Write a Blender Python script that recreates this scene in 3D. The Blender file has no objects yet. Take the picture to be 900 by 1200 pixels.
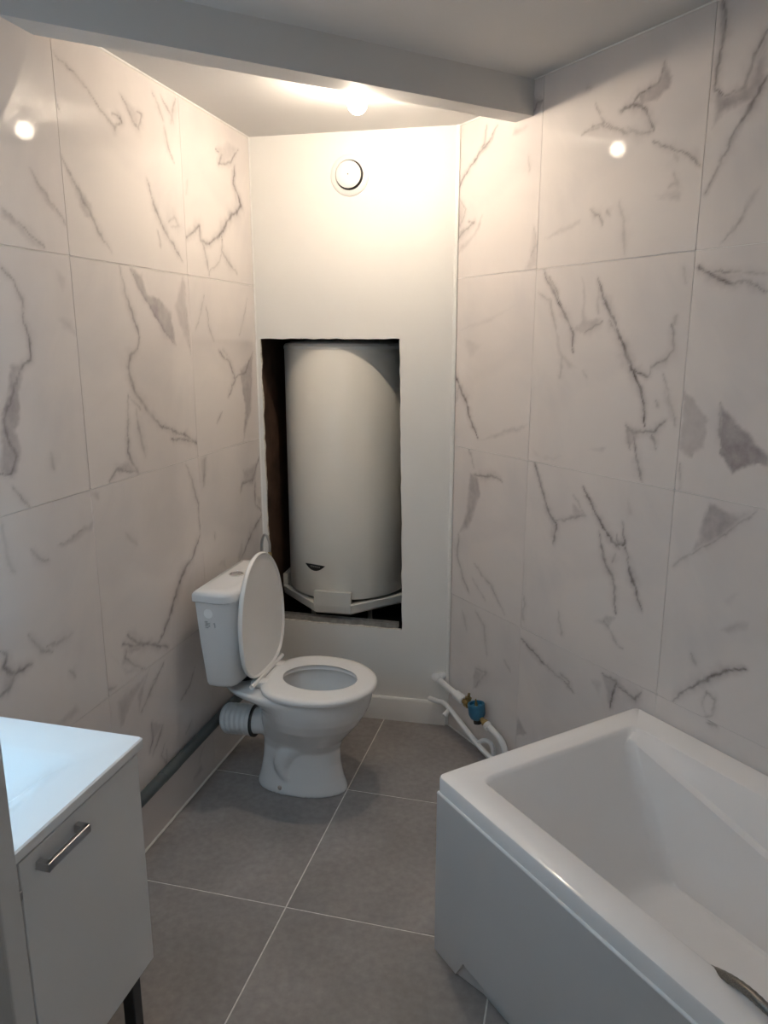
import bpy, bmesh, math, random
import numpy as np
from mathutils import Vector, Matrix

random.seed(7)
scene = bpy.context.scene
COL = scene.collection

# ------------------------------------------------------------------ camera
CAM_H = 1.594
PITCH = math.radians(12.928)
cam = bpy.data.cameras.new('camera')
cam.sensor_fit = 'HORIZONTAL'
cam.sensor_width = 36.0
cam.lens = 880.0 / 900.0 * 36.0
cam.clip_start = 0.02
cam_o = bpy.data.objects.new('camera', cam)
cam_o.location = (0, 0, CAM_H)
cam_o.rotation_euler = (math.pi / 2 - PITCH, 0, 0)
COL.objects.link(cam_o)
scene.camera = cam_o

# ------------------------------------------------------------------ light and exposure
BULB_STRENGTH = 1980.0
BULB_COLOR = (1.0, 0.838, 0.655)
LED_FILL_STRENGTH = 13.0  # fill strips added on the unseen mirror cabinet
SKY_STRENGTH = 5.0
SKY_COLOR = (0.94, 0.95, 0.98)
world = bpy.data.worlds.new('world')
scene.world = world
world.use_nodes = True
bg = world.node_tree.nodes['Background']
bg.inputs['Color'].default_value = (*SKY_COLOR, 1)
bg.inputs['Strength'].default_value = SKY_STRENGTH
vs = scene.view_settings
vs.view_transform = 'Standard'
vs.look = 'None'
vs.exposure = 0.24
vs.gamma = 1.0
vs.use_curve_mapping = False
scene.cycles.use_denoising = True
scene.cycles.max_bounces = 10
scene.cycles.diffuse_bounces = 6
scene.cycles.glossy_bounces = 6
scene.cycles.sample_clamp_indirect = 30.0

# ------------------------------------------------------------------ frames of the room
A_L = math.radians(14.45)      # heading of the left wall and the floor joints
A_R = math.radians(-30.2)      # heading of the right wall, bath and beam
A_B = math.radians(-78.0)      # heading of the back wall
L_ = Vector((math.sin(A_L), math.cos(A_L), 0)); N_ = Vector((math.cos(A_L), -math.sin(A_L), 0))
R_ = Vector((math.sin(A_R), math.cos(A_R), 0)); M_ = Vector((math.cos(A_R), -math.sin(A_R), 0))
D_ = Vector((math.sin(A_B), math.cos(A_B), 0)); B_ = Vector((D_.y, -D_.x, 0))   # B_ points behind the back wall
ROT_L, ROT_R = -A_L, -A_R
COR = Vector((0.272, 2.908, 0))
NW = -1.262                    # left wall face
MR = COR.dot(M_)               # right wall face
Z_REAR, Z_NEAR, Z_BEAM = 2.338, 2.382, 2.277
R_BEAM0, R_BEAM1 = 1.987, 2.072
def LP(n, l, z=0): return N_ * n + L_ * l + Vector((0, 0, z))
def RP(m, r, z=0): return M_ * m + R_ * r + Vector((0, 0, z))
def BP(s, d, z=0): return COR + D_ * s + B_ * d + Vector((0, 0, z))
S_LEFT = (NW - COR.dot(N_)) / D_.dot(N_)
P_BR = COR.copy(); P_BL = BP(S_LEFT, 0); P_LS = LP(NW, 0.0)
M_SIDE = P_LS.dot(M_)
P_SF = RP(M_SIDE, -0.7); P_FR = RP(MR, -0.7)
ROOM = [P_BR, P_BL, P_LS, P_SF, P_FR]

# ------------------------------------------------------------------ material helpers
def sg(r, g, b):
    f = lambda c: (c / 255 / 12.92) if c / 255 <= .04045 else ((c / 255 + .055) / 1.055) ** 2.4
    return (f(r), f(g), f(b), 1)
def mat(name, col, rough=.5, metal=0, noise=0, nscale=20, bump=0, bscale=200, spec=.5, coat=0, rvar=0):
    m = bpy.data.materials.new(name); m.use_nodes = True
    nt = m.node_tree; b = nt.nodes['Principled BSDF']
    if len(col) == 3: col = (*col, 1)
    b.inputs['Base Color'].default_value = col
    b.inputs['Roughness'].default_value = rough
    b.inputs['Metallic'].default_value = metal
    b.inputs['Specular IOR Level'].default_value = spec
    if coat:
        b.inputs['Coat Weight'].default_value = coat; b.inputs['Coat Roughness'].default_value = .05
    tc = nt.nodes.new('ShaderNodeTexCoord')
    if noise or rvar:
        n = nt.nodes.new('ShaderNodeTexNoise'); n.inputs['Scale'].default_value = nscale; n.inputs['Detail'].default_value = 6
        nt.links.new(tc.outputs['Object'], n.inputs['Vector'])
        if noise:
            r = nt.nodes.new('ShaderNodeMapRange'); r.inputs[1].default_value = .3; r.inputs[2].default_value = .7
            r.inputs[3].default_value = 1 - noise; r.inputs[4].default_value = 1 + noise
            nt.links.new(n.outputs['Fac'], r.inputs[0])
            mx = nt.nodes.new('ShaderNodeMix'); mx.data_type = 'RGBA'; mx.blend_type = 'MULTIPLY'; mx.inputs[0].default_value = 1
            mx.inputs[6].default_value = col
            nt.links.new(r.outputs[0], mx.inputs[7]); nt.links.new(mx.outputs[2], b.inputs['Base Color'])
        if rvar:
            r2 = nt.nodes.new('ShaderNodeMapRange'); r2.inputs[3].default_value = rough - rvar; r2.inputs[4].default_value = rough + rvar
            nt.links.new(n.outputs['Fac'], r2.inputs[0]); nt.links.new(r2.outputs[0], b.inputs['Roughness'])
    if bump:
        n2 = nt.nodes.new('ShaderNodeTexNoise'); n2.inputs['Scale'].default_value = bscale; n2.inputs['Detail'].default_value = 4
        nt.links.new(tc.outputs['Object'], n2.inputs['Vector'])
        bp = nt.nodes.new('ShaderNodeBump'); bp.inputs['Strength'].default_value = bump; bp.inputs['Distance'].default_value = .002
        nt.links.new(n2.outputs['Fac'], bp.inputs['Height']); nt.links.new(bp.outputs[0], b.inputs['Normal'])
    return m

MT = {}
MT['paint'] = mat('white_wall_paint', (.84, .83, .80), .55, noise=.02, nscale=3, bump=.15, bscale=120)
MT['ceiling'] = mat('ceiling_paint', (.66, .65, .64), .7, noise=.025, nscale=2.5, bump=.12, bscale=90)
MT['trim'] = mat('white_gloss_trim', (.82, .81, .79), .35, noise=.02, nscale=9)
MT['bead'] = mat('white_sealant', (.85, .84, .81), .4, noise=.03, nscale=40)
MT['grout'] = mat('light_grout', (.78, .75, .72), .85, noise=.12, nscale=60)
MT['wallgrout'] = mat('wall_grout', (.82, .80, .78), .8, noise=.08, nscale=60)
MT['ceramic'] = mat('white_ceramic', (.82, .82, .82), .08, noise=.01, nscale=8, coat=.3)
MT['plastic'] = mat('white_plastic', (.85, .84, .83), .22, noise=.01, nscale=8)
MT['connector'] = mat('white_pvc', (.74, .75, .76), .35, noise=.03, nscale=30)
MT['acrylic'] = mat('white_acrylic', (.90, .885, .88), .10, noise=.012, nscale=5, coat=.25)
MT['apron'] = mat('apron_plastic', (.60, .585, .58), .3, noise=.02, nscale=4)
MT['chrome'] = mat('chrome', (.8, .8, .8), .12, 1, rvar=.04, nscale=30)
MT['alu'] = mat('brushed_aluminium', (.55, .55, .56), .35, 1, rvar=.08, nscale=120)
MT['brass'] = mat('brass', (.42, .31, .14), .35, 1, noise=.2, nscale=60)
MT['blue'] = mat('blue_paint', (.035, .17, .30), .4, noise=.1, nscale=40)
MT['pvc'] = mat('grey_pvc', (.075, .088, .090), .4, noise=.08, nscale=25)
MT['tank'] = mat('white_enamel', (.83, .80, .73), .35, noise=.015, nscale=4, bump=.05, bscale=60)
MT['tankbase'] = mat('white_tank_plastic', (.74, .73, .69), .4, noise=.02, nscale=12)
MT['black'] = mat('black_plastic', (.012, .012, .012), .35, noise=.1, nscale=50)
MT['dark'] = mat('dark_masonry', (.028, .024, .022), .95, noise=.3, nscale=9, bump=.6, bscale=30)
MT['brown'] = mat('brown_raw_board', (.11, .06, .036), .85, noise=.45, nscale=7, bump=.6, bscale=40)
MT['galv'] = mat('dusty_galvanised_steel', (.30, .29, .275), .6, .3, noise=.25, nscale=40)
MT['copper'] = mat('pale_pipe_metal', (.42, .38, .33), .45, .5, noise=.15, nscale=40)
MT['lacquer'] = mat('white_lacquer', (.82, .83, .83), .12, noise=.01, nscale=3, coat=.3)
MT['basin'] = mat('white_basin_resin', (.86, .88, .89), .12, noise=.005, nscale=3, coat=.3)
MT['legmetal'] = mat('dark_grey_metal', (.06, .065, .07), .4, .6, noise=.1, nscale=30)
MT['hose'] = mat('braided_steel_hose', (.20, .185, .165), .35, .8, noise=.3, nscale=400)
MT['doorpaint'] = mat('grey_white_door_paint', (.60, .63, .66), .35, noise=.03, nscale=6)
MT['print'] = mat('grey_print_ink', (.50, .51, .52), .6, noise=.2, nscale=300)
MT['sticker'] = mat('white_sticker_paper', (.97, .98, .98), .5, noise=.02, nscale=50)
MT['board_edge'] = mat('plasterboard_edge', (.62, .58, .52), .9, noise=.25, nscale=80, bump=.5, bscale=150)
MT['water'] = mat('still_water', (.66, .67, .67), .03, noise=.01, nscale=5)

def floor_tile_mat():
    m = bpy.data.materials.new('grey_concrete_tile'); m.use_nodes = True
    nt = m.node_tree; b = nt.nodes['Principled BSDF']
    tc = nt.nodes.new('ShaderNodeTexCoord')
    n1 = nt.nodes.new('ShaderNodeTexNoise'); n1.inputs['Scale'].default_value = 3.2; n1.inputs['Detail'].default_value = 8; n1.inputs['Distortion'].default_value = .6
    n2 = nt.nodes.new('ShaderNodeTexNoise'); n2.inputs['Scale'].default_value = 45; n2.inputs['Detail'].default_value = 5
    n3 = nt.nodes.new('ShaderNodeTexNoise'); n3.inputs['Scale'].default_value = 260; n3.inputs['Detail'].default_value = 2
    for n in (n1, n2, n3): nt.links.new(tc.outputs['Object'], n.inputs['Vector'])
    r = nt.nodes.new('ShaderNodeValToRGB')
    r.color_ramp.elements[0].position = .32; r.color_ramp.elements[0].color = (.250, .230, .224, 1)
    r.color_ramp.elements[1].position = .70; r.color_ramp.elements[1].color = (.350, .326, .318, 1)
    nt.links.new(n1.outputs['Fac'], r.inputs[0])
    mr = nt.nodes.new('ShaderNodeMapRange'); mr.inputs[1].default_value = .3; mr.inputs[2].default_value = .7; mr.inputs[3].default_value = .88; mr.inputs[4].default_value = 1.10
    nt.links.new(n2.outputs['Fac'], mr.inputs[0])
    mx = nt.nodes.new('ShaderNodeMix'); mx.data_type = 'RGBA'; mx.blend_type = 'MULTIPLY'; mx.inputs[0].default_value = 1
    nt.links.new(r.outputs[0], mx.inputs[6]); nt.links.new(mr.outputs[0], mx.inputs[7])
    nt.links.new(mx.outputs[2], b.inputs['Base Color'])
    b.inputs['Roughness'].default_value = .48
    bp = nt.nodes.new('ShaderNodeBump'); bp.inputs['Strength'].default_value = .12; bp.inputs['Distance'].default_value = .001
    nt.links.new(n3.outputs['Fac'], bp.inputs['Height']); nt.links.new(bp.outputs[0], b.inputs['Normal'])
    return m
MT['floor'] = floor_tile_mat()

def marble_mat():
    m = bpy.data.materials.new('polished_white_marble'); m.use_nodes = True
    nt = m.node_tree; b = nt.nodes['Principled BSDF']
    at = nt.nodes.new('ShaderNodeAttribute'); at.attribute_name = 'vein'
    sp = nt.nodes.new('ShaderNodeSeparateColor'); nt.links.new(at.outputs['Color'], sp.inputs[0])
    tc = nt.nodes.new('ShaderNodeTexCoord')
    n1 = nt.nodes.new('ShaderNodeTexNoise'); n1.inputs['Scale'].default_value = 2.6; n1.inputs['Detail'].default_value = 6; n1.inputs['Distortion'].default_value = 1.2
    n2 = nt.nodes.new('ShaderNodeTexNoise'); n2.inputs['Scale'].default_value = 38; n2.inputs['Detail'].default_value = 3
    for n in (n1, n2): nt.links.new(tc.outputs['Object'], n.inputs['Vector'])
    r = nt.nodes.new('ShaderNodeValToRGB')
    r.color_ramp.elements[0].position = .30; r.color_ramp.elements[0].color = (.67, .63, .62, 1)
    r.color_ramp.elements[1].position = .55; r.color_ramp.elements[1].color = (.74, .692, .668, 1)
    nt.links.new(n1.outputs['Fac'], r.inputs[0])
    # the grain breaks the veins up
    g = nt.nodes.new('ShaderNodeMapRange'); g.inputs[1].default_value = .3; g.inputs[2].default_value = .7; g.inputs[3].default_value = .78; g.inputs[4].default_value = 1.15
    nt.links.new(n2.outputs['Fac'], g.inputs[0])
    def mul(a, bb):
        q = nt.nodes.new('ShaderNodeMath'); q.operation = 'MULTIPLY'; q.use_clamp = True
        nt.links.new(a, q.inputs[0]); nt.links.new(bb, q.inputs[1]); return q.outputs[0]
    m1 = nt.nodes.new('ShaderNodeMix'); m1.data_type = 'RGBA'; m1.inputs[7].default_value = (.300, .262, .272, 1)
    nt.links.new(mul(sp.outputs[1], g.outputs[0]), m1.inputs[0]); nt.links.new(r.outputs[0], m1.inputs[6])
    m2 = nt.nodes.new('ShaderNodeMix'); m2.data_type = 'RGBA'; m2.inputs[7].default_value = (.115, .094, .090, 1)
    nt.links.new(mul(sp.outputs[0], g.outputs[0]), m2.inputs[0]); nt.links.new(m1.outputs[2], m2.inputs[6])
    nt.links.new(m2.outputs[2], b.inputs['Base Color'])
    b.inputs['Roughness'].default_value = .032
    b.inputs['Specular IOR Level'].default_value = .5
    return m
MT['marble'] = marble_mat()

def emit_mat():
    m = bpy.data.materials.new('lit_bulb_glass'); m.use_nodes = True
    b = m.node_tree.nodes['Principled BSDF']
    b.inputs['Base Color'].default_value = (.9, .9, .9, 1)
    b.inputs['Emission Color'].default_value = (*BULB_COLOR, 1)
    b.inputs['Emission Strength'].default_value = BULB_STRENGTH
    return m
MT['bulb'] = emit_mat()
def bulb_shell():
    m = bpy.data.materials.new('glowing_bulb_shell'); m.use_nodes = True
    nt = m.node_tree; nt.nodes.remove(nt.nodes['Principled BSDF'])
    t = nt.nodes.new('ShaderNodeBsdfTransparent'); e = nt.nodes.new('ShaderNodeEmission')
    e.inputs[0].default_value = (*BULB_COLOR, 1); e.inputs[1].default_value = 26.0
    x = nt.nodes.new('ShaderNodeMixShader'); x.inputs[0].default_value = .2
    nt.links.new(t.outputs[0], x.inputs[1]); nt.links.new(e.outputs[0], x.inputs[2])
    nt.links.new(x.outputs[0], nt.nodes['Material Output'].inputs[0])
    return m
MT['shell'] = bulb_shell()
MT['led'] = mat('cool_fill_led', (.8, .85, .9), .5, noise=.01)  # emitter of the strips added as cool fill above the vanity
MT['led'].node_tree.nodes['Principled BSDF'].inputs['Emission Color'].default_value = (.36, .71, 1, 1)
MT['led'].node_tree.nodes['Principled BSDF'].inputs['Emission Strength'].default_value = LED_FILL_STRENGTH
def pane_mat():
    m = bpy.data.materials.new('frosted_window_glass'); m.use_nodes = True
    nt = m.node_tree; nt.nodes.remove(nt.nodes['Principled BSDF'])
    t = nt.nodes.new('ShaderNodeBsdfTransparent'); t.inputs[0].default_value = (.9, .93, .95, 1)
    d = nt.nodes.new('ShaderNodeBsdfTranslucent'); d.inputs[0].default_value = (.85, .9, .93, 1)
    x = nt.nodes.new('ShaderNodeMixShader'); x.inputs[0].default_value = .35
    nt.links.new(t.outputs[0], x.inputs[1]); nt.links.new(d.outputs[0], x.inputs[2])
    nt.links.new(x.outputs[0], nt.nodes['Material Output'].inputs[0])
    return m
MT['pane'] = pane_mat()

# ------------------------------------------------------------------ mesh helpers
class MB:
    """collects shapes; build() links them as ONE mesh object"""
    def __init__(s): s.v = []; s.f = []
    def add(s, vs_, fs_):
        o = len(s.v); s.v += [tuple(v) for v in vs_]; s.f += [tuple(i + o for i in f) for f in fs_]; return s
    def box(s, x0, x1, y0, y1, z0, z1, b=0):
        bm = bmesh.new(); bmesh.ops.create_cube(bm, size=1)
        for v in bm.verts: v.co = ((x0 + x1) / 2 + v.co.x * (x1 - x0), (y0 + y1) / 2 + v.co.y * (y1 - y0), (z0 + z1) / 2 + v.co.z * (z1 - z0))
        if b: bmesh.ops.bevel(bm, geom=bm.edges[:], offset=b, segments=2, profile=.5, affect='EDGES')
        bm.verts.index_update()
        s.add([v.co[:] for v in bm.verts], [[v.index for v in f.verts] for f in bm.faces]); bm.free(); return s
    def loft(s, rings, cap0=True, cap1=True):
        n = len(rings[0]); vs_ = [p for r in rings for p in r]; fs_ = []
        for k in range(len(rings) - 1):
            for i in range(n):
                j = (i + 1) % n; fs_.append((k * n + i, k * n + j, (k + 1) * n + j, (k + 1) * n + i))
        if cap0: fs_.append(tuple(reversed(range(n))))
        if cap1: fs_.append(tuple(range((len(rings) - 1) * n, len(rings) * n)))
        return s.add(vs_, fs_)
    def tube(s, path, r, n=14, caps=True):
        P = [Vector(p) for p in path]; rr = r if isinstance(r, (list, tuple)) else [r] * len(P)
        rings = []; up = None
        for i, p in enumerate(P):
            t = (P[min(i + 1, len(P) - 1)] - P[max(i - 1, 0)]).normalized()
            if up is None: up = t.orthogonal().normalized()
            up = (up - t * up.dot(t)).normalized(); w = t.cross(up)
            rings.append([p + (up * math.cos(a) + w * math.sin(a)) * rr[i] for a in [2 * math.pi * k / n for k in range(n)]])
        return s.loft(rings, caps, caps)
    def lathe(s, prof, n=32, o=(0, 0, 0), ax=(0, 0, 1), caps=True):
        ax = Vector(ax).normalized(); u = ax.orthogonal().normalized(); w = ax.cross(u); o = Vector(o)
        return s.loft([[o + ax * z + (u * math.cos(a) + w * math.sin(a)) * r for a in [2 * math.pi * k / n for k in range(n)]] for r, z in prof], caps, caps)
    def prism(s, poly, z0, z1):
        return s.loft([[(p[0], p[1], z0) for p in poly], [(p[0], p[1], z1) for p in poly]])
    def build(s, name, m, parent=None, smooth=None, loc=None, rotz=0):
        me = bpy.data.meshes.new(name); me.from_pydata(s.v, [], s.f)
        bm = bmesh.new(); bm.from_mesh(me); bmesh.ops.recalc_face_normals(bm, faces=bm.faces); bm.to_mesh(me); bm.free()
        me.materials.append(MT[m] if isinstance(m, str) else m)
        if smooth:
            me.polygons.foreach_set('use_smooth', [True] * len(me.polygons)); me.set_sharp_from_angle(angle=math.radians(smooth))
        o = bpy.data.objects.new(name, me); COL.objects.link(o)
        if parent is not None: o.parent = parent
        if loc is not None: o.location = loc
        o.rotation_euler = (0, 0, rotz)
        return o
def thing(name, label, cat, loc=(0, 0, 0), rotz=0, group=None):
    o = bpy.data.objects.new(name, None); o.empty_display_size = .05; COL.objects.link(o)
    o.location = loc; o.rotation_euler = (0, 0, rotz)
    return tag(o, label, cat, group)
def tag(o, label, cat, group=None):
    o['label'] = label; o['category'] = cat
    if group: o['group'] = group
    return o
def struct(o, label=None, cat=None):
    o['kind'] = 'structure'
    if label: o['label'] = label
    if cat: o['category'] = cat
    return o
def smooth_path(pts, k=6):
    P = [Vector(p) for p in pts]; out = []
    for i in range(len(P) - 1):
        a, b, c, d = P[max(i - 1, 0)], P[i], P[i + 1], P[min(i + 2, len(P) - 1)]
        for j in range(k):
            t = j / k
            out.append(.5 * ((2 * b) + (c - a) * t + (2 * a - 5 * b + 4 * c - d) * t * t + (3 * b - a - 3 * c + d) * t ** 3))
    return out + [P[-1]]
def grow(poly, k=.06):
    c = sum(poly, Vector()) / len(poly)
    return [c + (p - c) * (1 + k / (p - c).length) for p in poly]
def clip(poly, nrm, d):
    """keep the part of a convex polygon where p.nrm <= d"""
    out = []
    for i, p in enumerate(poly):
        q = poly[(i + 1) % len(poly)]; a, b = p.dot(nrm) - d, q.dot(nrm) - d
        if a <= 0: out.append(p)
        if a * b < 0: out.append(p + (q - p) * (a / (a - b)))
    return out

# vein prints of the marble tiles, wall coordinates in mm: kind (0 vein, 1 patch), width, strength, points
VEINS_LEFT = '''
0 2 0.35 1726 2263 1834 2230 1890 2196
0 3 0.6 1890 2196 1934 2172 1970 2157 2003 2179 1979 2194 1959 2186
0 3 0.4 2003 2248 2030 2229 2058 2198 2088 2183 2109 2224 2078 2223
1 0 0.25 2012 2246 2042 2238 2116 2230 2088 2181 2053 2197
0 3 0.35 2171 2301 2202 2269 2233 2231
0 3 0.35 2218 2303 2275 2271 2285 2244
0 3 0.3 2312 2323 2272 2240
0 2.5 0.5 2232 2218 2250 2169 2276 2129
1 0 0.35 1730 2029 1789 1981 1836 1937 1843 1896 1797 1911 1755 1975
0 2.5 0.4 1730 2029 1772 1978 1816 1924 1855 1877 1909 1826
0 2.5 0.6 2116 2052 2142 1986 2206 1910 2297 1841
0 2 0.3 2157 1916 2171 1868
0 4 0.3 2223 1949 2260 1973 2288 1946 2235 1939
0 3 0.2 2361 2098 2349 2051
1 0 0.25 2570 2240 2656 2276 2754 2281 2702 2227 2612 2181 2589 2210
0 2.5 0.5 2569 2233 2617 2223 2587 2189 2684 2216 2753 2274
0 4.5 0.65 2718 2209 2698 2147 2744 2104 2759 2077 2664 2026 2572 1955 2487 1914
0 4 0.55 2487 1914 2426 1917 2425 1964 2355 1928 2328 1915
1 0 0.3 2682 2202 2724 2196 2728 2094 2759 2077 2712 2077 2692 2132
0 3 0.4 2441 1919 2465 1859 2475 1807
0 3 0.5 2588 1950 2582 1899 2647 1862 2702 1833
0 2 0.3 2476 1818 2562 1868 2589 1900
0 3 0.4 1609 1976 1661 1929 1728 1870
1 0 0.3 1615 1968 1655 1942 1701 1887 1658 1909 1625 1942
1 0 0.4 1500 1884 1536 1863 1581 1836 1639 1806 1584 1813 1533 1844 1497 1861
0 2.5 0.5 1723 2162 1738 2134
0 2 0.35 1499 1880 1561 1848 1635 1808
0 3 0.5 1485 1748 1515 1723 1537 1686 1536 1639 1550 1590 1547 1546 1504 1523
1 0 0.5 1479 1535 1531 1541 1497 1474 1492 1415 1466 1393 1485 1334 1461 1287 1407 1288 1427 1417 1463 1476
0 3 0.55 1504 1523 1476 1475 1439 1411 1445 1361 1468 1328 1445 1290 1408 1292
0 2 0.5 1443 1262 1467 1232 1493 1195
1 0 0.18 1667 1763 1705 1746 1692 1715 1671 1734
1 0 0.18 1651 1651 1715 1643 1735 1600 1678 1621
0 4 0.2 1586 1321 1595 1277
0 2.5 0.6 1941 1792 1957 1730 1991 1661 2016 1601 2008 1571
0 4.5 0.4 2008 1571 1961 1553 1946 1517 1964 1456 2030 1388 2108 1328
0 3 0.55 2108 1328 2237 1288 2337 1244 2235 1272 2154 1284
1 0 0.6 1994 1797 2051 1784 2074 1725 2144 1716 2203 1681 2222 1578 2145 1627 2070 1694 2020 1746
0 2.5 0.45 1993 1793 2050 1724 2135 1640 2222 1575
1 0 0.35 2226 1694 2297 1797 2310 1671 2318 1544 2263 1629
0 2 0.3 2300 1778 2302 1697 2315 1544
0 3 0.5 1935 1439 1925 1360 1913 1275 1960 1206 1849 1235 1816 1202
1 0 0.4 1911 1256 1960 1206 1827 1224 1816 1204 1845 1242
0 4 0.3 1969 1393 1981 1316 2005 1249
0 2.5 0.3 1945 1432 1996 1391
0 2 0.3 2431 1745 2400 1687 2357 1623
0 2 0.3 2438 1703 2462 1632 2489 1588
0 2 0.3 2784 1748 2747 1683 2694 1611
0 3 0.55 2519 1555 2604 1511 2648 1446 2580 1387
0 3 0.5 2813 1546 2738 1474 2652 1454
1 0 0.5 2689 1484 2811 1530 2783 1322 2692 1206 2724 1327
0 2 0.35 2522 1337 2478 1300
0 2 0.3 2547 1565 2595 1534
1 0 0.3 1566 1076 1626 1093 1682 1109 1741 1121 1712 1092 1639 1075
0 2.5 0.4 1481 1099 1509 1066 1537 1053
0 4 0.2 1396 1182 1401 1102 1417 1061
0 2 0.3 1573 1080 1626 1088 1681 1102
1 0 0.35 1340 861 1366 873 1387 817 1446 824 1404 804 1365 789 1327 779
0 3.5 0.6 1345 891 1366 873 1352 847 1382 819 1443 821
0 4 0.5 1382 819 1363 795 1328 783
0 3 0.3 1496 843 1552 835 1605 838
0 3 0.3 1441 894 1475 841 1514 823
0 2.5 0.25 1575 742 1597 718
1 0 0.3 1499 627 1583 637 1596 614 1540 605
0 3 0.4 1689 629 1739 611 1760 604
1 0 0.3 1711 1197 1763 1187 1755 1162
0 2.5 0.4 2235 1186 2282 1114 2312 1030 2310 924
0 4 0.6 2310 924 2247 861 2166 819 2124 768 2074 708 2029 661 1993 647
1 0 0.3 2156 835 2129 753 2068 697 2027 649 2006 658 2063 712 2112 772
0 4 0.65 1993 647 1911 675 1840 738
0 3.5 0.6 1814 717 1982 647 2057 607
1 0 0.3 1817 710 1941 659 1832 680 1829 658 1922 599 1801 658
0 2.5 0.45 1835 703 1818 674 1856 634 1916 598
0 5 0.2 1871 1041 1923 994
0 4 0.3 2379 1189 2365 1139 2348 1089
1 0 0.3 2339 1195 2398 1189 2358 1084
0 2 0.3 2419 910 2421 875
1 0 0.25 1753 714 1799 647 1911 591 1815 623
0 3 0.55 2837 1120 2763 1041 2669 1043 2648 1010
0 3.5 0.5 2837 878 2743 829 2651 761 2587 731
0 3 0.45 2786 1052 2782 937 2835 899
1 0 0.4 2674 1094 2835 1105 2772 1016 2685 1033
1 0 0.2 2434 779 2496 790 2498 745
1 0 0.3 2647 823 2658 759 2604 736 2590 763
1 0 0.25 2786 975 2844 956 2831 895
0 2.5 0.5 2022 568 1987 544 1950 532
1 0 0.35 1942 584 1910 548 1862 466 1866 532
1 0 0.3 1767 479 1759 560 1930 574 1842 531 1785 475
0 3 0.4 2017 563 1874 466
0 3 0.5 1930 405 1927 348 1907 313
0 3 0.4 1991 359 1952 321 1920 293
1 0 0.3 1926 413 1991 359 1926 342
0 2.5 0.4 2222 462 2169 413 2116 394
1 0 0.3 2226 85 2236 49 2153 48 2169 75
0 3 0.35 1994 291 1972 263 2001 218 2007 263
0 4 0.3 2180 280 2124 253
1 0 0.25 2217 128 2262 148 2180 46
0 3 0.25 2019 11 1999 3
'''
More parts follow.
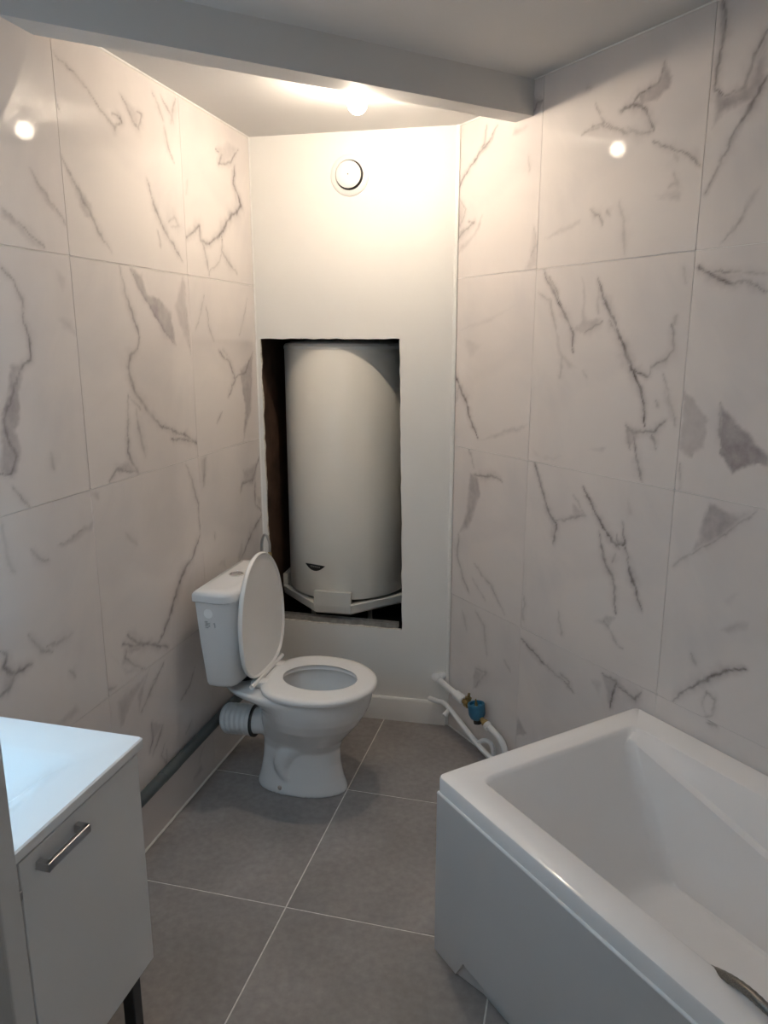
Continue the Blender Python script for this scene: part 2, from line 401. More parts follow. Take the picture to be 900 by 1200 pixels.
VEINS_RIGHT = '''
1 0 0.45 2164 2288 2178 2260 2259 2208 2337 2164 2394 2115 2373 2156 2290 2208 2211 2256
0 2.5 0.55 2164 2288 2211 2250 2269 2216 2331 2175 2394 2116
0 2 0.5 2223 2306 2236 2244 2280 2212
0 2.5 0.45 2382 2099 2332 2049 2367 1995 2397 2017
1 0 0.3 2382 2099 2332 2049 2360 1991 2402 2015
0 2.5 0.6 2399 1933 2351 1971 2280 2000 2317 2009
1 0 0.35 2233 2020 2248 1972 2309 1930 2397 1885 2365 1929 2279 1963
0 2 0.3 2388 1957 2334 1988
1 0 0.35 2004 2257 2025 2241 2084 2240 2078 2261
0 4 0.2 2008 2166 1996 2114
0 2 0.3 1760 2182 1690 2181 1648 2165
0 2.5 0.45 1505 2105 1432 2073 1374 2041 1348 2014
1 0 0.3 1909 1905 1845 1923 1800 1937 1755 1942 1757 1931 1813 1916 1876 1905
0 2.5 0.4 1720 1962 1685 1941 1666 1912
0 4 0.25 1653 1951 1642 1938
1 0 0.2 1485 1969 1422 1977 1425 2003 1407 1987 1398 1955 1437 1953
0 4 0.22 1604 1968 1586 1913 1577 1825
1 0 0.3 1967 1952 1939 1903 1936 1859 1899 1810 2004 1818 1974 1857
0 2 0.3 1963 1949 1945 1893 1974 1851
0 5 0.15 1431 2060 1417 2036
1 0 0.5 1482 2293 1456 2251 1462 2223 1501 2206 1550 2205 1562 2232 1505 2250
0 2.5 0.55 1482 2291 1492 2251 1560 2235 1587 2210 1623 2201
0 3 0.6 1624 2204 1587 2214 1550 2205 1516 2150 1509 2126
1 0 0.4 1557 2206 1526 2181 1504 2125 1528 2127 1543 2177
0 2.5 0.35 1509 2126 1550 2131 1594 2157
0 2 0.35 1723 2252 1685 2188 1726 2188 1767 2181
0 2 0.3 1685 2188 1611 2150 1565 2140
0 4 0.3 1426 2009 1411 1986 1437 1980
1 0 0.25 1476 1959 1396 1973 1400 1943
1 0 0.4 1991 2335 1941 2317 1958 2291 1984 2288
0 3 0.5 1984 2288 1970 2312 1941 2314
0 3 0.25 1768 2296 1743 2296
1 0 0.55 1323 2211 1321 2173 1323 2100 1290 2126 1235 2133 1198 2138 1184 2152 1195 2238 1222 2224 1240 2175 1278 2167 1295 2165
0 3.5 0.55 1325 2376 1311 2326 1317 2274 1326 2212 1322 2178 1295 2165
1 0 0.45 1336 2379 1312 2371 1306 2325 1312 2263 1321 2212 1330 2250 1324 2322
1 0 0.5 1200 2283 1195 2238 1232 2178 1245 2172 1225 2229
0 3 0.5 1200 2281 1227 2230 1245 2168 1295 2165
0 3.5 0.6 1187 2179 1219 2134 1233 2113 1244 2094
1 0 0.5 1222 2130 1230 2091 1263 2038 1287 1995 1326 1934 1323 1971 1292 2034 1258 2093
0 2.5 0.4 1225 2122 1257 2083 1284 2023 1328 1947
1 0 0.4 1175 1947 1186 1919 1215 1873 1267 1821 1242 1857 1209 1910
0 2 0.3 1208 1906 1236 1851 1268 1823
1 0 0.4 1909 1811 1871 1788 1834 1721 1786 1660 1802 1666 1864 1733
0 2.8 0.75 1906 1810 1874 1761 1838 1716 1794 1660 1762 1611 1754 1555
0 2.2 0.5 1874 1789 1830 1721 1812 1688
0 3 0.3 1928 1742 1870 1712 1839 1623
1 0 0.25 1859 1667 1830 1611 1798 1545 1732 1508 1774 1501 1821 1556
0 2.5 0.25 1801 1545 1808 1472
0 2 0.25 1712 1503 1690 1481
1 0 0.5 1675 1770 1639 1722 1591 1650 1555 1580 1509 1515 1481 1466 1506 1485 1551 1539 1584 1600 1623 1661 1656 1713
0 3.2 0.85 1670 1765 1642 1712 1594 1640 1561 1580 1522 1515 1485 1461 1468 1422 1462 1355
0 3 0.7 1522 1515 1488 1499 1456 1494
0 2.5 0.5 1633 1692 1570 1600 1554 1570
1 0 0.3 1644 1657 1677 1626 1716 1609 1762 1620 1731 1653 1724 1706 1734 1779 1713 1705 1709 1653
0 3 0.45 1643 1649 1678 1629 1713 1615
0 3 0.25 1666 1744 1662 1667
0 2.5 0.4 1622 1646 1592 1620
0 2.5 0.5 1393 1637 1384 1566 1409 1538 1452 1522 1457 1500
0 3 0.25 1380 1659 1386 1632
1 0 0.25 1415 1513 1391 1447 1347 1368 1378 1380 1400 1446
0 2.5 0.3 1426 1435 1414 1416
0 2.5 0.25 1408 1504 1384 1438 1353 1368
1 0 0.35 1527 1351 1480 1350 1472 1325 1429 1343 1477 1315 1511 1284
0 3 0.5 1527 1351 1495 1333 1429 1345 1389 1381
0 3 0.45 1495 1333 1479 1268 1455 1196
0 2.5 0.45 1438 1336 1412 1295
0 3 0.35 1522 1346 1508 1283
1 0 0.35 1336 1460 1298 1434 1258 1391 1264 1325 1293 1287 1335 1304 1338 1393
1 0 0.65 1229 1439 1189 1404 1145 1373 1082 1318 1079 1296 1127 1296 1171 1266 1209 1311 1218 1376
0 2 0.4 1229 1439 1221 1376 1207 1311
0 3.5 0.7 1329 1775 1279 1748 1226 1726 1195 1730
0 2.5 0.5 1195 1730 1163 1719 1129 1704
0 2 0.45 1286 1764 1200 1751 1134 1745
1 0 0.3 1324 1775 1270 1758 1200 1751 1193 1730 1236 1730 1284 1748
0 3 0.7 2402 1494 2357 1428 2309 1377 2272 1299 2224 1241
0 2 0.4 2352 1421 2362 1362
1 0 0.25 2213 1231 2109 1269 1948 1319 1974 1295 2109 1252
0 3 0.2 1377 1783 1361 1736
0 3.5 0.35 2408 1792 2400 1707
1 0 0.15 2329 1601 2208 1576 2292 1523
0 3 0.4 1331 1268 1323 1198
1 0 0.2 1934 1244 1905 1211 1777 1228 1860 1203
1 0 0.2 1669 1265 1597 1285 1610 1261
1 0 0.15 2364 1628 2037 1707 2191 1651
0 2 0.4 2277 1191 2241 1123
0 3 0.6 2073 1096 2142 1113 2174 1097 2242 1100
1 0 0.5 2266 1101 2212 1095 2200 1022 2268 879 2325 851 2283 953
0 3 0.35 2328 845 2337 754 2296 673 2252 622
0 2.5 0.3 2227 752 2121 693 2034 611
0 2.5 0.25 2236 690 2151 625
1 0 0.4 1914 1192 1876 1154 1833 1048 1794 1003 1821 1012 1872 1091
0 2.8 0.7 1910 1193 1874 1116 1832 1042 1792 1000 1797 926
1 0 0.3 1724 1087 1660 1058 1728 1029 1794 1003 1718 1052
0 2.5 0.35 1800 1011 1736 1030 1663 1057 1723 1117
1 0 0.4 1680 1143 1633 1104 1578 1042 1523 997 1561 1009 1610 1056
0 2.8 0.75 1680 1143 1636 1092 1586 1038 1530 993 1502 1008 1508 1068
0 3 0.65 1502 1008 1479 937 1440 868 1415 822
0 3 0.45 1532 969 1537 939
0 3 0.55 1599 1018 1578 946 1526 866 1515 784
1 0 0.35 1607 1016 1581 981 1553 923 1521 867 1549 883 1589 955
0 2.5 0.4 1533 1027 1517 984
1 0 0.3 1598 728 1554 764 1510 770 1535 725 1479 676 1518 695 1566 727
0 2.5 0.3 1560 747 1518 701 1474 674
0 4 0.3 1932 707 1931 617
0 4 0.25 1755 709 1736 630
1 0 0.2 1494 1147 1476 1095 1496 1085
1 0 0.45 1231 1184 1164 1163 1097 1186 1159 1120 1208 1080 1274 1027 1249 1090
0 2 0.4 1097 1183 1154 1126 1208 1080 1269 1029
0 2.5 0.3 1271 1029 1327 980
1 0 0.4 1165 847 1131 882 1081 901 1083 878 1127 850
1 0 0.2 1158 932 1119 964 1136 928
0 3.2 0.6 1074 773 1137 743 1199 686 1253 635 1286 584
1 0 0.4 1129 767 1157 724 1220 666 1179 715
0 2.5 0.35 1244 757 1212 722
0 2.5 0.4 1185 664 1153 656 1161 609 1193 583
0 3 0.4 1171 594 1144 582 1169 578
0 2 0.35 1179 667 1190 624 1180 601
1 0 0.5 1939 548 1878 538 1807 502 1850 499
0 3.2 0.75 1939 548 1881 523 1813 500
0 2.5 0.45 1813 500 1729 479 1671 455
0 2.5 0.35 1739 495 1690 482 1701 457
1 0 0.35 1553 574 1477 570 1409 544 1489 546 1497 468 1516 472
0 3 0.6 1553 570 1491 564 1510 471
0 3 0.5 1490 552 1416 538 1397 577
1 0 0.2 1597 533 1550 540 1560 478
0 3.5 0.35 2196 327 2130 333 2198 252
1 0 0.3 2208 322 2137 335 2181 254 2216 231
0 3 0.25 2207 563 2153 520 2129 407
0 3 0.25 2030 430 1992 398
1 0 0.4 1934 240 1884 194 1944 159
0 3 0.25 2291 536 2263 467
'''

# ------------------------------------------------------------------ floor, ceilings, beam
floor_o = struct(MB().prism(grow(ROOM, .1), -.12, -.0018).build('floor', 'grout'), 'grey square tile floor with pale grout lines', 'floor')
J = .0045
def floor_tiles():
    for i in range(-3, 6):
        for k in range(-4, 4):
            l0, n0 = 1.726 + .6 * (i - 3), -.737 + .6 * k
            poly = [LP(n0 + J / 2, l0 + J / 2), LP(n0 + .6 - J / 2, l0 + J / 2), LP(n0 + .6 - J / 2, l0 + .6 - J / 2), LP(n0 + J / 2, l0 + .6 - J / 2)]
            for a, b in zip(ROOM, ROOM[1:] + ROOM[:1]):
                e = (b - a).normalized(); out = Vector((e.y, -e.x, 0))
                c = sum(ROOM, Vector()) / 5
                if (c - a).dot(out) > 0: out = -out
                poly = clip(poly, out, a.dot(out) - .004)
                if len(poly) < 3: break
            if len(poly) < 3: continue
            c = sum(poly, Vector()) / len(poly)
            loc = [p - c for p in poly]
            if max(p.length for p in loc) < .03: continue
            ins = [p * (1 - .0012 / max(p.length, .01)) for p in loc]
            MB().loft([[(p.x, p.y, -.009) for p in loc], [(p.x, p.y, -.0007) for p in loc], [(p.x, p.y, 0) for p in ins]]).build('floor_tile', 'floor', floor_o, loc=(c.x, c.y, 0))
floor_tiles()

BIG = grow(ROOM, .1)
near = clip(BIG, R_, R_BEAM0 + .02); rear = clip(BIG, -R_, -(R_BEAM1 - .02))
# unseen roof window, added as daylight fill in the front ceiling above the vanity
W_L0, W_L1, W_N0, W_N1 = .30, 1.05, -1.08, -.42
nb_ = MB()
for part in (clip(near, L_, W_L0), clip(near, -L_, -W_L1), clip(clip(clip(near, L_, W_L1), -L_, -W_L0), N_, W_N0), clip(clip(clip(near, L_, W_L1), -L_, -W_L0), -N_, -W_N1)):
    nb_.prism(part, Z_NEAR, Z_NEAR + .16)
win = struct(thing('added_window_1', 'unseen roof window added in the front ceiling for fill daylight', 'window', LP(0, 0, Z_NEAR), ROT_L))
MB().box(W_N0, W_N0 + .05, W_L0, W_L1, .08, .14).box(W_N1 - .05, W_N1, W_L0, W_L1, .08, .14).box(W_N0 + .05, W_N1 - .05, W_L0, W_L0 + .05, .08, .14).box(W_N0 + .05, W_N1 - .05, W_L1 - .05, W_L1, .08, .14).build('window_frame', 'trim', win)
MB().box(W_N0 + .05, W_N1 - .05, W_L0 + .05, W_L1 - .05, .106, .112).build('window_pane', 'pane', win)
pl_ = bpy.data.lights.new('window_portal', 'AREA'); pl_.shape = 'RECTANGLE'; pl_.size = W_N1 - W_N0; pl_.size_y = W_L1 - W_L0
pl_.cycles.is_portal = True
po = bpy.data.objects.new('window_portal', pl_); COL.objects.link(po)
po.location = LP((W_N0 + W_N1) / 2, (W_L0 + W_L1) / 2, Z_NEAR + .165); po.rotation_euler = (0, 0, ROT_L)
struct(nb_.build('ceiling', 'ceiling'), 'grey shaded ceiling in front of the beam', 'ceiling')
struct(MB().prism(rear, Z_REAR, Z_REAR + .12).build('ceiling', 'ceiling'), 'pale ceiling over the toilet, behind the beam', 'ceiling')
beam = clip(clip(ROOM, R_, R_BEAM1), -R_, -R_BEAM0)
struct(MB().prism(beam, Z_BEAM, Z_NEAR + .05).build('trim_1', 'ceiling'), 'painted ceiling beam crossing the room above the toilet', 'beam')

# ------------------------------------------------------------------ marble wall tiles
def parse(t): return [[float(x) for x in ln.split()] for ln in t.strip().splitlines()]
def vnoise(x, y, seed):
    def h(i, j):
        n = np.sin(i * 127.1 + j * 311.7 + seed * 74.7) * 43758.5453
        return n - np.floor(n)
    i, j = np.floor(x), np.floor(y); fx, fy = x - i, y - j
    fx = fx * fx * (3 - 2 * fx); fy = fy * fy * (3 - 2 * fy)
    a = h(i, j) * (1 - fx) + h(i + 1, j) * fx; b = h(i, j + 1) * (1 - fx) + h(i + 1, j + 1) * fx
    return a * (1 - fy) + b * fy
def fbm(x, y, f, seed): return (vnoise(x * f, y * f, seed) + .5 * vnoise(x * f * 2.1, y * f * 2.1, seed + 3) + .25 * vnoise(x * f * 4.3, y * f * 4.3, seed + 9)) / 1.75
def seg_dist(X, Y, ax, ay, bx, by):
    dx, dy = bx - ax, by - ay; q = max(dx * dx + dy * dy, 1e-9)
    t = np.clip(((X - ax) * dx + (Y - ay) * dy) / q, 0, 1)
    return np.hypot(X - ax - t * dx, Y - ay - t * dy), t
def vein_field(X, Y, veins, seed):
    wx = X + .013 * (fbm(X, Y, 28, seed) - .5) + .009 * (fbm(X, Y, 95, seed + 5) - .5)
    wy = Y + .013 * (fbm(X, Y, 28, seed + 11) - .5) + .009 * (fbm(X, Y, 95, seed + 17) - .5)
    line = np.zeros_like(X); patch = np.zeros_like(X); brk = .25 + 1.25 * fbm(X, Y, 24, seed + 23); wid = .45 + 1.35 * fbm(X, Y, 33, seed + 41); soft = .006 + .035 * fbm(X, Y, 9, seed + 51) ** 2
    for v in veins:
        kind, w, dk = v[0], v[1] / 1000 * 1.15, v[2]; xs = [a / 1000 for a in v[3::2]]; ys = [a / 1000 for a in v[4::2]]
        n = len(xs)
        if kind == 0:
            best = np.full_like(X, 9.); tt = np.zeros_like(X)
            ln = [math.hypot(xs[i + 1] - xs[i], ys[i + 1] - ys[i]) for i in range(n - 1)]; tot = sum(ln) or 1; acc = 0
            for i in range(n - 1):
                d, t = seg_dist(wx, wy, xs[i], ys[i], xs[i + 1], ys[i + 1]); m = d < best
                best = np.where(m, d, best); tt = np.where(m, (acc + t * ln[i]) / tot, tt); acc += ln[i]
            ww = w * (.40 + .70 * np.sin(np.pi * np.clip(tt, 0, 1)) ** .6) * wid
            line = np.maximum(line, dk * brk * np.exp(-(best / ww) ** 2))
            patch = np.maximum(patch, dk * .55 * brk * np.exp(-(best / (ww * 3.8 + .001)) ** 2))
        else:
            inside = np.zeros(X.shape, bool); dist = np.full_like(X, 9.)
            for i in range(n):
                j = (i + 1) % n
                d, t = seg_dist(wx, wy, xs[i], ys[i], xs[j], ys[j]); dist = np.minimum(dist, d)
                cnd = (ys[i] > wy) != (ys[j] > wy)
                inside ^= cnd & (wx < (xs[j] - xs[i]) * (wy - ys[i]) / ((ys[j] - ys[i]) or 1e-9) + xs[i])
            sd = np.where(inside, dist, -dist)
            patch = np.maximum(patch, dk * (.75 + .8 * fbm(X, Y, 18, seed + 31)) * np.clip((sd + .004) / soft, 0, 1))
    return np.clip(line, 0, 1), np.clip(patch, 0, 1)
def random_veins(u0, u1, z0, z1, rnd):
    out = []
    for _ in range(rnd.randint(3, 5)):
        x, y = rnd.uniform(u0, u1), rnd.uniform(z0, z1); a = rnd.uniform(-1.9, -1.0); p = []
        for _ in range(rnd.randint(4, 7)):
            p += [x * 1000, y * 1000]; a += rnd.uniform(-.5, .5); x += .06 * math.cos(a); y += .06 * math.sin(a)
        out.append([0, rnd.uniform(2, 4), rnd.uniform(.3, .7)] + p)
    return out
TILE_T = .006
def wall_tile(parent, face, sign, u0, u1, z0, z1, veins, step, seed, rot):
    g = .0011
    u0 += g; u1 -= g; z0 += g; z1 -= g
    nu, nz = max(2, int((u1 - u0) / step) + 1), max(2, int((z1 - z0) / step) + 1)
    U, Z = np.meshgrid(np.linspace(u0, u1, nu), np.linspace(z0, z1, nz), indexing='ij')
    line, patch = vein_field(U, Z, veins, seed) if veins else (np.zeros_like(U), np.zeros_like(U))
    cu, cz = (u0 + u1) / 2, (z0 + z1) / 2
    X = np.zeros_like(U)
    co = np.stack([X, U - cu, Z - cz], -1).reshape(-1, 3)
    idx = np.arange(nu * nz).reshape(nu, nz)
    q = np.stack([idx[:-1, :-1], idx[1:, :-1], idx[1:, 1:], idx[:-1, 1:]], -1).reshape(-1, 4)
    if sign < 0: q = q[:, ::-1]
    b = [(-sign * TILE_T, s * (u1 - u0) / 2, t * (z1 - z0) / 2) for s, t in ((-1, -1), (1, -1), (1, 1), (-1, 1))]
    nb_ = len(co); co = np.concatenate([co, b])
    c = [idx[0, 0], idx[-1, 0], idx[-1, -1], idx[0, -1]]
    sk = [(nb_ + i, nb_ + (i + 1) % 4, c[(i + 1) % 4], c[i]) for i in range(4)]
    if sign < 0: sk = [f[::-1] for f in sk]
    faces = np.concatenate([q, sk])
    me = bpy.data.meshes.new('wall_tile')
    me.vertices.add(len(co)); me.vertices.foreach_set('co', co.astype(np.float32).ravel())
    me.loops.add(len(faces) * 4); me.loops.foreach_set('vertex_index', faces.astype(np.int32).ravel())
    me.polygons.add(len(faces)); me.polygons.foreach_set('loop_start', np.arange(0, len(faces) * 4, 4, dtype=np.int32))
    me.update(calc_edges=True)
    at = me.color_attributes.new('vein', 'FLOAT_COLOR', 'POINT')
    colr = np.zeros((len(co), 4), np.float32); colr[:, 3] = 1
    colr[:nu * nz, 0] = line.ravel(); colr[:nu * nz, 1] = patch.ravel()
    at.data.foreach_set('color', colr.ravel())
    me.materials.append(MT['marble'])
    o = bpy.data.objects.new('wall_tile', me); COL.objects.link(o); o.parent = parent
    o.location = (face, cu, cz)
    return o
def tile_wall(parent, face, sign, us, zs, veins, rot, fine_from, skip=()):
    rnd = random.Random(3); seed = 1
    for a, b in zip(us[:-1], us[1:]):
        for z0, z1 in zip(zs[:-1], zs[1:]):
            seed += 1
            if (a, z0) in skip: continue
            mine = []
            for v in veins:
                cx = sum(v[3::2]) / len(v[3::2]) / 1000; cy = sum(v[4::2]) / len(v[4::2]) / 1000
                if a <= cx < b and z0 <= cy < z1: mine.append(v)
            fine = b > fine_from
            if not fine: mine = random_veins(a, b, z0, z1, rnd)
            wall_tile(parent, face, sign, a, b, z0, z1, mine, .0045 if fine else .012, seed, rot)

# left wall: masonry slab, then its tiles
L_END = P_BL.dot(L_)
def slab_with_hole(x0, x1, l0, l1, z0, z1, h):
    b = MB()
    if h:
        hl0, hl1, hz0, hz1 = h
        b.box(x0, x1, l0, hl0, z0, z1).box(x0, x1, hl1, l1, z0, z1).box(x0, x1, hl0, hl1, z0, hz0).box(x0, x1, hl0, hl1, hz1, z1)
    else: b.box(x0, x1, l0, l1, z0, z1)
    return b
wl = struct(slab_with_hole(NW - .16, NW - .0025, -.1, L_END + .03, -.1, 2.5, None).build('wall_left', 'wallgrout', rotz=ROT_L), 'left wall of large white marble tiles with grey veins', 'wall')
ROWS_L = [.004, .592, 1.20, 1.80, Z_NEAR - .002]
tile_wall(wl, NW, 1, [-.074, .526, 1.126, 1.726, 2.326, L_END - .004], ROWS_L, parse(VEINS_LEFT), ROT_L, 1.2)
# right wall
wr = struct(MB().box(MR + .0025, MR + .15, -.75, 2.377 + .03, -.1, 2.5).build('wall_right', 'wallgrout', rotz=ROT_R), 'right wall of large white marble tiles beside the bath', 'wall')
tile_wall(wr, MR, -1, [-.70, -.46, .14, .74, 1.34, 1.942, 2.375], [.004, .588, 1.193, 1.815, Z_NEAR - .002], parse(VEINS_RIGHT), ROT_R, .75)

# plain walls behind the camera
def wall_between(name, a, b, label):
    e = (b - a).normalized(); out = Vector((e.y, -e.x, 0)); c = sum(ROOM, Vector()) / 5
    if (c - a).dot(out) > 0: out = -out
    return struct(MB().prism([a - e * .1, b + e * .1, b + e * .1 + out * .1, a - e * .1 + out * .1], -.1, 2.5).build(name, 'paint'), label, 'wall')
wall_between('wall_side', P_LS, P_SF, 'plain white side wall by the doorway')
wall_between('wall_front', P_SF, P_FR, 'plain white wall at the foot of the bath')

# ------------------------------------------------------------------ back wall with the ragged opening
def back_wall():
    rnd = random.Random(11)
    outer = [(-.02, -.1), (S_LEFT + .02, -.1), (S_LEFT + .02, 2.45), (-.02, 2.45)]
    H = [(.2015, .410), (.752, .417), (.776, .52), (.779, .889), (.7825, 1.597), (.2175, 1.597), (.206, .9)]
    hole = []
    for i, p in enumerate(H):
        q = H[(i + 1) % len(H)]; n = max(2, int(math.hypot(q[0] - p[0], q[1] - p[1]) / .03))
        for k in range(n):
            t = k / n; j = .0017 if k else 0
            hole.append((p[0] + (q[0] - p[0]) * t + rnd.uniform(-j, j), p[1] + (q[1] - p[1]) * t + rnd.uniform(-j, j)))
    bm = bmesh.new()
    def ring(pts, d): return [bm.verts.new(BP(s, d, z)) for s, z in pts]
    def edges(vs_): return [bm.edges.new((vs_[i], vs_[(i + 1) % len(vs_)])) for i in range(len(vs_))]
    o, h = ring(outer, 0), ring(hole, 0)
    bmesh.ops.triangle_fill(bm, edges=edges(o) + edges(h), use_beauty=True)
    T = .013
    o2, h2 = ring(outer, T), ring([(s + rnd.uniform(-.002, .002), z + rnd.uniform(-.002, .002)) for s, z in hole], T)
    bmesh.ops.triangle_fill(bm, edges=edges(o2) + edges(h2), use_beauty=True)
    k = len(hole); side = []
    for i in range(k): side.append(bm.faces.new((h[i], h[(i + 1) % k], h2[(i + 1) % k], h2[i])))
    for i in range(4): bm.faces.new((o[i], o[(i + 1) % 4], o2[(i + 1) % 4], o2[i]))
    bmesh.ops.recalc_face_normals(bm, faces=bm.faces)
    for f in side: f.material_index = 1
    me = bpy.data.meshes.new('wall_back'); bm.to_mesh(me); bm.free()
    me.materials.append(MT['paint']); me.materials.append(MT['board_edge'])
    ob = bpy.data.objects.new('wall_back', me); COL.objects.link(ob)
    return struct(ob, 'white plasterboard back wall with a rough rectangular cut-out', 'wall')
back_wall()
def bprism(name, m, s0, s1, d0, d1, z0, z1, parent=None):
    return MB().loft([[BP(s0, d0, z), BP(s1, d0, z), BP(s1, d1, z), BP(s0, d1, z)] for z in (z0, z1)]).build(name, m, parent)
# skirting with a rounded top edge
prof = [(0, .0), (-.013, .0), (-.013, .094), (-.011, .101), (-.007, .105), (0, .105)]
struct(MB().loft([[BP(s, d, z) for d, z in prof] for s in (.012, S_LEFT - .006)]).build('baseboard_back', 'trim', smooth=40), 'white skirting board along the foot of the back wall', 'baseboard')
# the raw cavity behind the opening
DEP = .66
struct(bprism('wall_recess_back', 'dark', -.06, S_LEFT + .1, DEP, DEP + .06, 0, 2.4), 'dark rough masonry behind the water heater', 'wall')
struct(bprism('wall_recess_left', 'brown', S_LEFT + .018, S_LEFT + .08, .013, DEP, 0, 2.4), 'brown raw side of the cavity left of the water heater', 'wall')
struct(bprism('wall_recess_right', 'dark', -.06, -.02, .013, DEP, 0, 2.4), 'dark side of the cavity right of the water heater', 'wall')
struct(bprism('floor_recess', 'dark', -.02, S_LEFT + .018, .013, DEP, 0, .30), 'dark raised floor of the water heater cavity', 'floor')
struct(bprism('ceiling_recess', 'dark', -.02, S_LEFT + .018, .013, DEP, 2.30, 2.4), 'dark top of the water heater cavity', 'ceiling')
# sealant beads and corner trim
def bead(name, a, b, r, label):
    return struct(MB().tube([a, b], r, 8).build(name, 'bead', smooth=50), label, 'trim')
bl0 = (R_BEAM1 - NW * N_.dot(R_)) / L_.dot(R_)
bead('trim_2', LP(NW, bl0, Z_REAR), LP(NW, L_END, Z_REAR), .004, 'white sealant line between left tiles and rear ceiling')
bead('trim_3', LP(NW, .05, .001), LP(NW, L_END, .001), .005, 'white sealant line between left tiles and floor')
bead('trim_4', RP(MR, R_BEAM1, Z_REAR), RP(MR, 2.377, Z_REAR), .004, 'white sealant line between right tiles and rear ceiling')
bead('trim_5', RP(MR, -.7, Z_NEAR), RP(MR, R_BEAM0, Z_NEAR), .003, 'sealant line between right tiles and front ceiling')
struct(MB().loft([[BP(.0, -.0, z), BP(.014, 0, z), BP(.012, -.004, z), BP(.0, -.006, z)] for z in (.0, Z_REAR)]).build('trim_6', 'bead'), 'white corner strip where back wall meets right tiles', 'trim')
bead('trim_7', BP(S_LEFT, 0, 0), BP(S_LEFT, 0, Z_REAR), .004, 'white sealant in the corner between left tiles and back wall')

# open door leaf at the left edge of the view
dn = Vector((-.3175, .5326, 0)); dl = Vector((math.sin(math.radians(-96)), math.cos(math.radians(-96)), 0)); dt = Vector((math.sin(math.radians(-6)), math.cos(math.radians(-6)), 0))
door = struct(thing('door_1', 'grey-white door leaf seen edge-on at the left edge', 'door', dn, math.atan2(dl.y, dl.x)))
MB().box(0, .74, -.04, 0, .008, 2.04, .002).build('door_leaf', 'doorpaint', door)
hd = MB().box(.045, .075, 0, .008, .95, 1.12, .002); hd.tube([(.06, .008, 1.06), (.06, .05, 1.06), (.075, .055, 1.06), (.17, .055, 1.06)], .009, 10); hd.build('door_handle', 'alu', door, 40)

